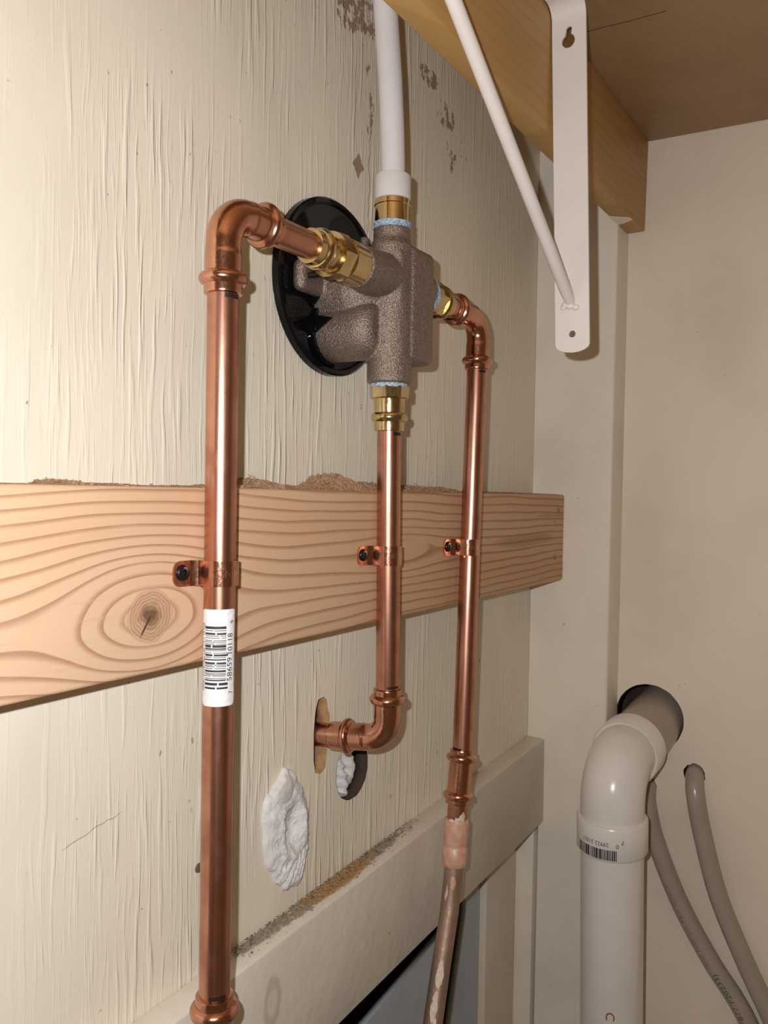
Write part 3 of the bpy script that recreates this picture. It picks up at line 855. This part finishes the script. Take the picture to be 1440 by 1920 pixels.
for s_, sz, ue, vb, ln in (('29922 31051', .0056, -.0026, -.0130, .0255), ('0', .0056, .0062, -.0138, None), ('7', .0060, .0112, -.0098, None)):
    t = text_bm(s_, sz); k = ln/text_w(t) if ln else 1
    warp(t, lambda x_, y_, z_: fnD(ue - x_*k, vb - y_*.95, .00025))
    finish('printed_text', t, M['fadedink'], hub, None, False)
t = text_bm('C', .0125)
fnC = wrapper(ax0, -axd, .0288, Vector((cam_pos.x-ax0.x, cam_pos.y-ax0.y, 0)))
warp(t, lambda x_, y_, z_: fnC(-.0045 + y_*.9, -.1735 - x_, .0002))
tag(finish('printed_text', t, M['redink'], D, None, False), 'red letter')

# ------------------------------------------------------------------ grey hoses
def catmull(P_, n=10):
    P_ = [Vector(p) for p in P_]; out = []
    Q = [P_[0]*2-P_[1]] + P_ + [P_[-1]*2-P_[-2]]
    for i in range(1, len(Q)-2):
        a, b, c, d = Q[i-1:i+3]
        for k in range(n):
            t = k/n
            out.append(.5*((2*b) + (c-a)*t + (2*a-5*b+4*c-d)*t*t + (3*b-a-3*c+d)*t**3))
    return out + [P_[-1]]
HR = .0090
hoseA = catmull([(.900, -.1625, -.2735), (.872, -.1640, -.2765), (.8555, -.1660, -.2830), (.8480, -.1690, -.2980), (.8470, -.1765, -.3330), (.8470, -.1925, -.3890), (.8465, -.2175, -.4440), (.8450, -.2400, -.4860), (.842, -.285, -.570), (.82, -.37, -.72), (.80, -.45, FLOOR+.009)])
hoseB = catmull([(.900, -.1170, -.296), (.872, -.1180, -.298), (.8535, -.1200, -.3040), (.8470, -.1230, -.3180), (.8475, -.1320, -.3510), (.8475, -.1560, -.4050), (.8465, -.1870, -.4540), (.8450, -.2190, -.4960), (.838, -.2620, -.572), (.80, -.38, -.72), (.76, -.47, FLOOR+.009)])
H1 = thing('hose', (.847, -.17, -.30), 'grey plastic hose out of the ragged hole in the right wall', 'hose', 'grey hoses along the right wall')
bm = bmesh.new(); sweep(bm, hoseA, HR, 28); finish('tube', bm, M['hose'], H1)
H2 = thing('hose', (.847, -.13, -.32), 'grey plastic hose with printed characters, slanting down from behind the drain pipe', 'hose', 'grey hoses along the right wall')
bm = bmesh.new(); sweep(bm, hoseB, HR, 28); finish('tube', bm, M['hose'], H2)
def along(path):
    L = [0.0]
    for a, b in zip(path, path[1:]): L.append(L[-1]+(b-a).length)
    def at(s):
        for i in range(len(path)-1):
            if L[i+1] >= s: return path[i].lerp(path[i+1], (s-L[i])/(L[i+1]-L[i])), (path[i+1]-path[i]).normalized()
        return path[-1], (path[-1]-path[-2]).normalized()
    return at, L[-1]
def hose_text(parent, path, s, size, s_start, length, ub, mat):
    at, T = along(path)
    t = text_bm(s, size); k = length/text_w(t)
    def fn(x_, y_, z_):
        p, d = at(s_start - x_*k)
        f = cam_pos-p; f = (f-d*f.dot(d)).normalized(); rt = d.cross(f)
        phi = (ub + y_)/HR
        # d points down the hose; +rt is the viewer's left
        return p + (f*math.cos(phi) + rt*math.sin(phi))*(HR+.0002)
    warp(t, fn)
    tag(finish('printed_text', t, mat, parent, None, False), 'faded dark print')
# straps of print reading upwards
hose_text(H2, hoseB, '16/F877/F20233)', .0070, .2860, .0600, .0028, M['fadedink'])
hose_text(H2, hoseB, '200 NSF-pw PEX SDR-9', .0056, .2180, .0800, .0040, M['paleink'])
hose_text(H1, hoseA, 'SDR-9  100 PSI', .0048, .200, .060, .0085, M['paleink'])

# ------------------------------------------------------------------ putty
def putty_blob():
    from mathutils import noise as mn
    bm = bmesh.new()
    cx, cz = .4145, -.2215
    NR, NA = 46, 140
    rowsv = []
    for i in range(1, NR+1):
        f = i/NR
        row = []
        for k in range(NA):
            a = 2*PI*k/NA
            ca, sa = math.cos(a), math.sin(a)
            e = 1 + .16*mn.noise(Vector((ca*1.3, sa*1.3, 3.1))) + .08*mn.noise(Vector((ca*4, sa*4, 7.7)))
            px = cx + .0230*f*ca*e - .0085*f*sa*.55
            pz = cz + .0400*f*sa*e
            u_, v_ = (px-cx)/.022, (pz-cz)/.039
            h = .0070*math.sqrt(max(0, 1-f**4))
            h -= .0058*math.exp(-(((u_-.10)/.36)**2 + ((v_-.02)/.36)**2)**1.4)       # thumb hollow
            h += .0026*math.exp(-((u_-.62+v_*.25)/.15)**2)*math.exp(-((v_-.12)/.35)**2)   # right ridge
            h += .0018*math.exp(-((u_+.42+v_*.2)/.13)**2)*math.exp(-((v_-.0)/.5)**2)      # left ridge
            h += .0034*math.exp(-((u_+.02)/.32)**2)*math.exp(-((v_+.40+.25*u_)/.10)**2)  # lip under the hollow
            if v_ < -.34: h += .0007*math.sin((u_*1.0-v_*.55)*30+2*mn.noise(Vector((u_*3, v_*3, 0))))*min(1, (-.34-v_)*4)
            p3 = Vector((px*170, pz*170, 1.0))
            h += .0012*mn.noise(p3) + .0010*abs(mn.noise(p3*2.1)) + .0004*mn.noise(p3*5)
            d2 = math.hypot(px-.4085, (pz+.1935))
            if d2 < .0098:                                                            # smooth round dab at the top
                t = min(1, max(0, (.0098-d2)/.0014)); h = h*(1-t) + (.0040 + .0034*math.sqrt(max(0, 1-(d2/.0102)**2)))*t
            row.append(bm.verts.new((px, .0004-max(h, 0)*(1 if f < 1 else 0), pz)))
        rowsv.append(row)
    c = bm.verts.new((cx, rowsv[0][0].co.y, cz))
    for a_, b_ in zip(rowsv, rowsv[1:]):
        for k in range(NA): bm.faces.new((a_[k], a_[(k+1) % NA], b_[(k+1) % NA], b_[k]))
    for k in range(NA): bm.faces.new((c, rowsv[0][k], rowsv[0][(k+1) % NA]))
    bm.faces.new(rowsv[-1])
    return bm
tag(finish('putty_patch', putty_blob(), M['putty'], None, (.4145, 0, -.26), True, 50), 'lumpy white putty patch thumbed onto the cream wall below the stub pipe', 'putty')
bm = bmesh.new()
n_ = 28
cen = bm.verts.new((.4825, .0030, -.206)); rings = [[cen]]
prevr = None
for i in range(1, 9):
    f = i/8
    ring = []
    for k in range(n_):
        a = 2*PI*k/n_
        hx = .0162*f*math.cos(a)*(1+.06*math.sin(5*a)); hz_ = .0200*f*math.sin(a)*(1+.05*math.sin(4*a+1))
        yy = .0022 + .0030*math.sin(hx*420+hz_*160) * (1-.4*f) + .004*f**4 + .0012*math.sin(hz_*900+hx*300)
        ring.append(bm.verts.new((.4855+hx, yy, -.2045+hz_)))
    for k in range(n_):
        if prevr: bm.faces.new((prevr[k], prevr[(k+1) % n_], ring[(k+1) % n_], ring[k]))
        else: bm.faces.new((cen, ring[k], ring[(k+1) % n_]))
    prevr = ring
back = [bm.verts.new((v.co.x, .0200, v.co.z)) for v in prevr]
for k in range(n_): bm.faces.new((prevr[k], prevr[(k+1) % n_], back[(k+1) % n_], back[k]))
bm.faces.new(back)
tag(finish('putty_plug', bm, M['putty'], None, (.484, .01, -.2245), True, 50), 'cracked white putty plug in the dark round hole under the low elbow', 'putty')

# small nail head in the wall by the near pipe
bm = bmesh.new(); lathe(bm, (.3372, .0004, -.2179), (0, -1, 0), [(0, .0012), (.0004, .0028), (.0011, .0026), (.0014, .0012)], 18)
tag(finish('nail', bm, simple('grey_nail', (.22, .18, .15), .6, .6), None, (.3372, 0, -.2179)), 'small grey nail head in the cream wall beside the near pipe', 'nail')

# ------------------------------------------------------------------ sawdust
def bumpsum(x, bumps): return sum(a*math.exp(-((x-c)/s)**2) for c, s, a in bumps)
heaps = [(.440, .010, .0085), (.452, .008, .0040), (.4285, .009, .0030), (.362, .008, .0050), (.372, .006, .0022), (.480, .013, .0045), (.395, .010, .0020), (.335, .010, .0014), (.232, .004, .0020), (.238, .0035, .0012), (.262, .003, .0010), (.28, .01, .0003), (.545, .006, .0040), (.557, .006, .0036), (.569, .005, .0030), (.585, .006, .0036), (.530, .008, .0030), (.31, .01, .0006), (.50, .02, .0020), (.63, .03, .0008), (.72, .05, .0009)]
bm = bmesh.new()
NX, NY = 900, 14
rowsv = []
for i in range(NX+1):
    xx = .17 + (.815-.17)*i/NX
    env = bumpsum(xx, heaps) + .00012
    row = []
    for j in range(NY+1):
        t = j/NY; yy = -.0335 + .033*t
        prof_ = math.sin(PI*min(1, t*.5+.16))**1.2 if t < 1 else 1
        h = env*prof_*(.62+.65*nrng.rand()) + .0005*nrng.rand()
        if j == 0: h = -.0002
        row.append(bm.verts.new((xx + .0004*nrng.randn(), yy + .0005*nrng.randn(), .0008 + h)))
    rowsv.append(row)
for a_, b_ in zip(rowsv, rowsv[1:]):
    for j in range(NY): bm.faces.new((a_[j], b_[j], b_[j+1], a_[j+1]))
for i in range(2600):    # single crumbs
    c_, s_, a_h = heaps[nrng.randint(len(heaps))]
    if nrng.rand() > min(1, a_h/.003): continue
    xx = c_ + s_*nrng.randn()*.8
    yy = -.018 + .009*nrng.randn()
    if not (-.0350 < yy < -.0010): continue
    zz = .0009 + bumpsum(xx, heaps)*math.sin(PI*min(1, (yy+.0335)/.033*.5+.16))**1.2*(.80+.35*nrng.rand())
    q = [bm.verts.new((xx+.0006*nrng.randn(), yy+.0006*nrng.randn(), zz+.0006*nrng.randn())) for _ in range(4)]
    for t in ((0, 1, 2), (0, 1, 3), (0, 2, 3), (1, 2, 3)): bm.faces.new([q[k] for k in t])
for i in range(40):      # curled shavings
    xx = nrng.choice([.44, .365, .48, .40, .55]) + .012*nrng.randn(); base = .0009 + bumpsum(xx, heaps)*.8
    a = nrng.rand()*PI; L_ = .002+.004*nrng.rand()
    p = [(xx + L_*t*math.cos(a), -.018 + .004*nrng.randn()*t, base + L_*t*math.sin(a)*.8) for t in (0, .35, .7, 1)]
    sweep(bm, p, .00016, 5)
tag(finish('sawdust', bm, M['dust'], None, (.45, -.018, .0009), False), 'crumbly brown sawdust heaped along the top of the raw board', 'sawdust', None, 'stuff')
def crumbs(name, n, mats, fx, size, label):
    bm = bmesh.new()
    for i in range(n):
        x_, y_, mi = fx()
        s = size*(.4+1.2*nrng.rand()**2)
        zt = -.2798 + (x_-.345)*.045 + .0001
        q = [bm.verts.new((x_+s*nrng.randn()*.7, y_+s*nrng.randn()*.7, zt+s*(.1+.8*nrng.rand()))) for _ in range(4)]
        for t in ((0, 1, 2), (0, 1, 3), (0, 2, 3), (1, 2, 3)):
            f = bm.faces.new([q[k] for k in t]); f.material_index = mi
    return tag(finish(name, bm, mats, None, (.47, -.01, -.275), False), label, 'debris', None, 'stuff')
def fx():
    r = nrng.rand()
    if r < .62: return .470+.022*nrng.randn(), -.0055+.0042*nrng.randn()*.9 if False else max(-.0175, min(-.001, -.006+.004*nrng.randn())), 0
    x_ = .36+.22*nrng.rand(); return x_, max(-.0178, min(-.0008, -.0042+.0045*nrng.randn())), 1 if nrng.rand() < .8 else 0
crumbs('wood_crumbs', 3800, [M['golddust'], M['greydust']], fx, .00065, 'golden sawdust and grey grit lying on top of the painted board')

for o in list(bpy.data.objects):
    if '_o' in o: del o['_o']
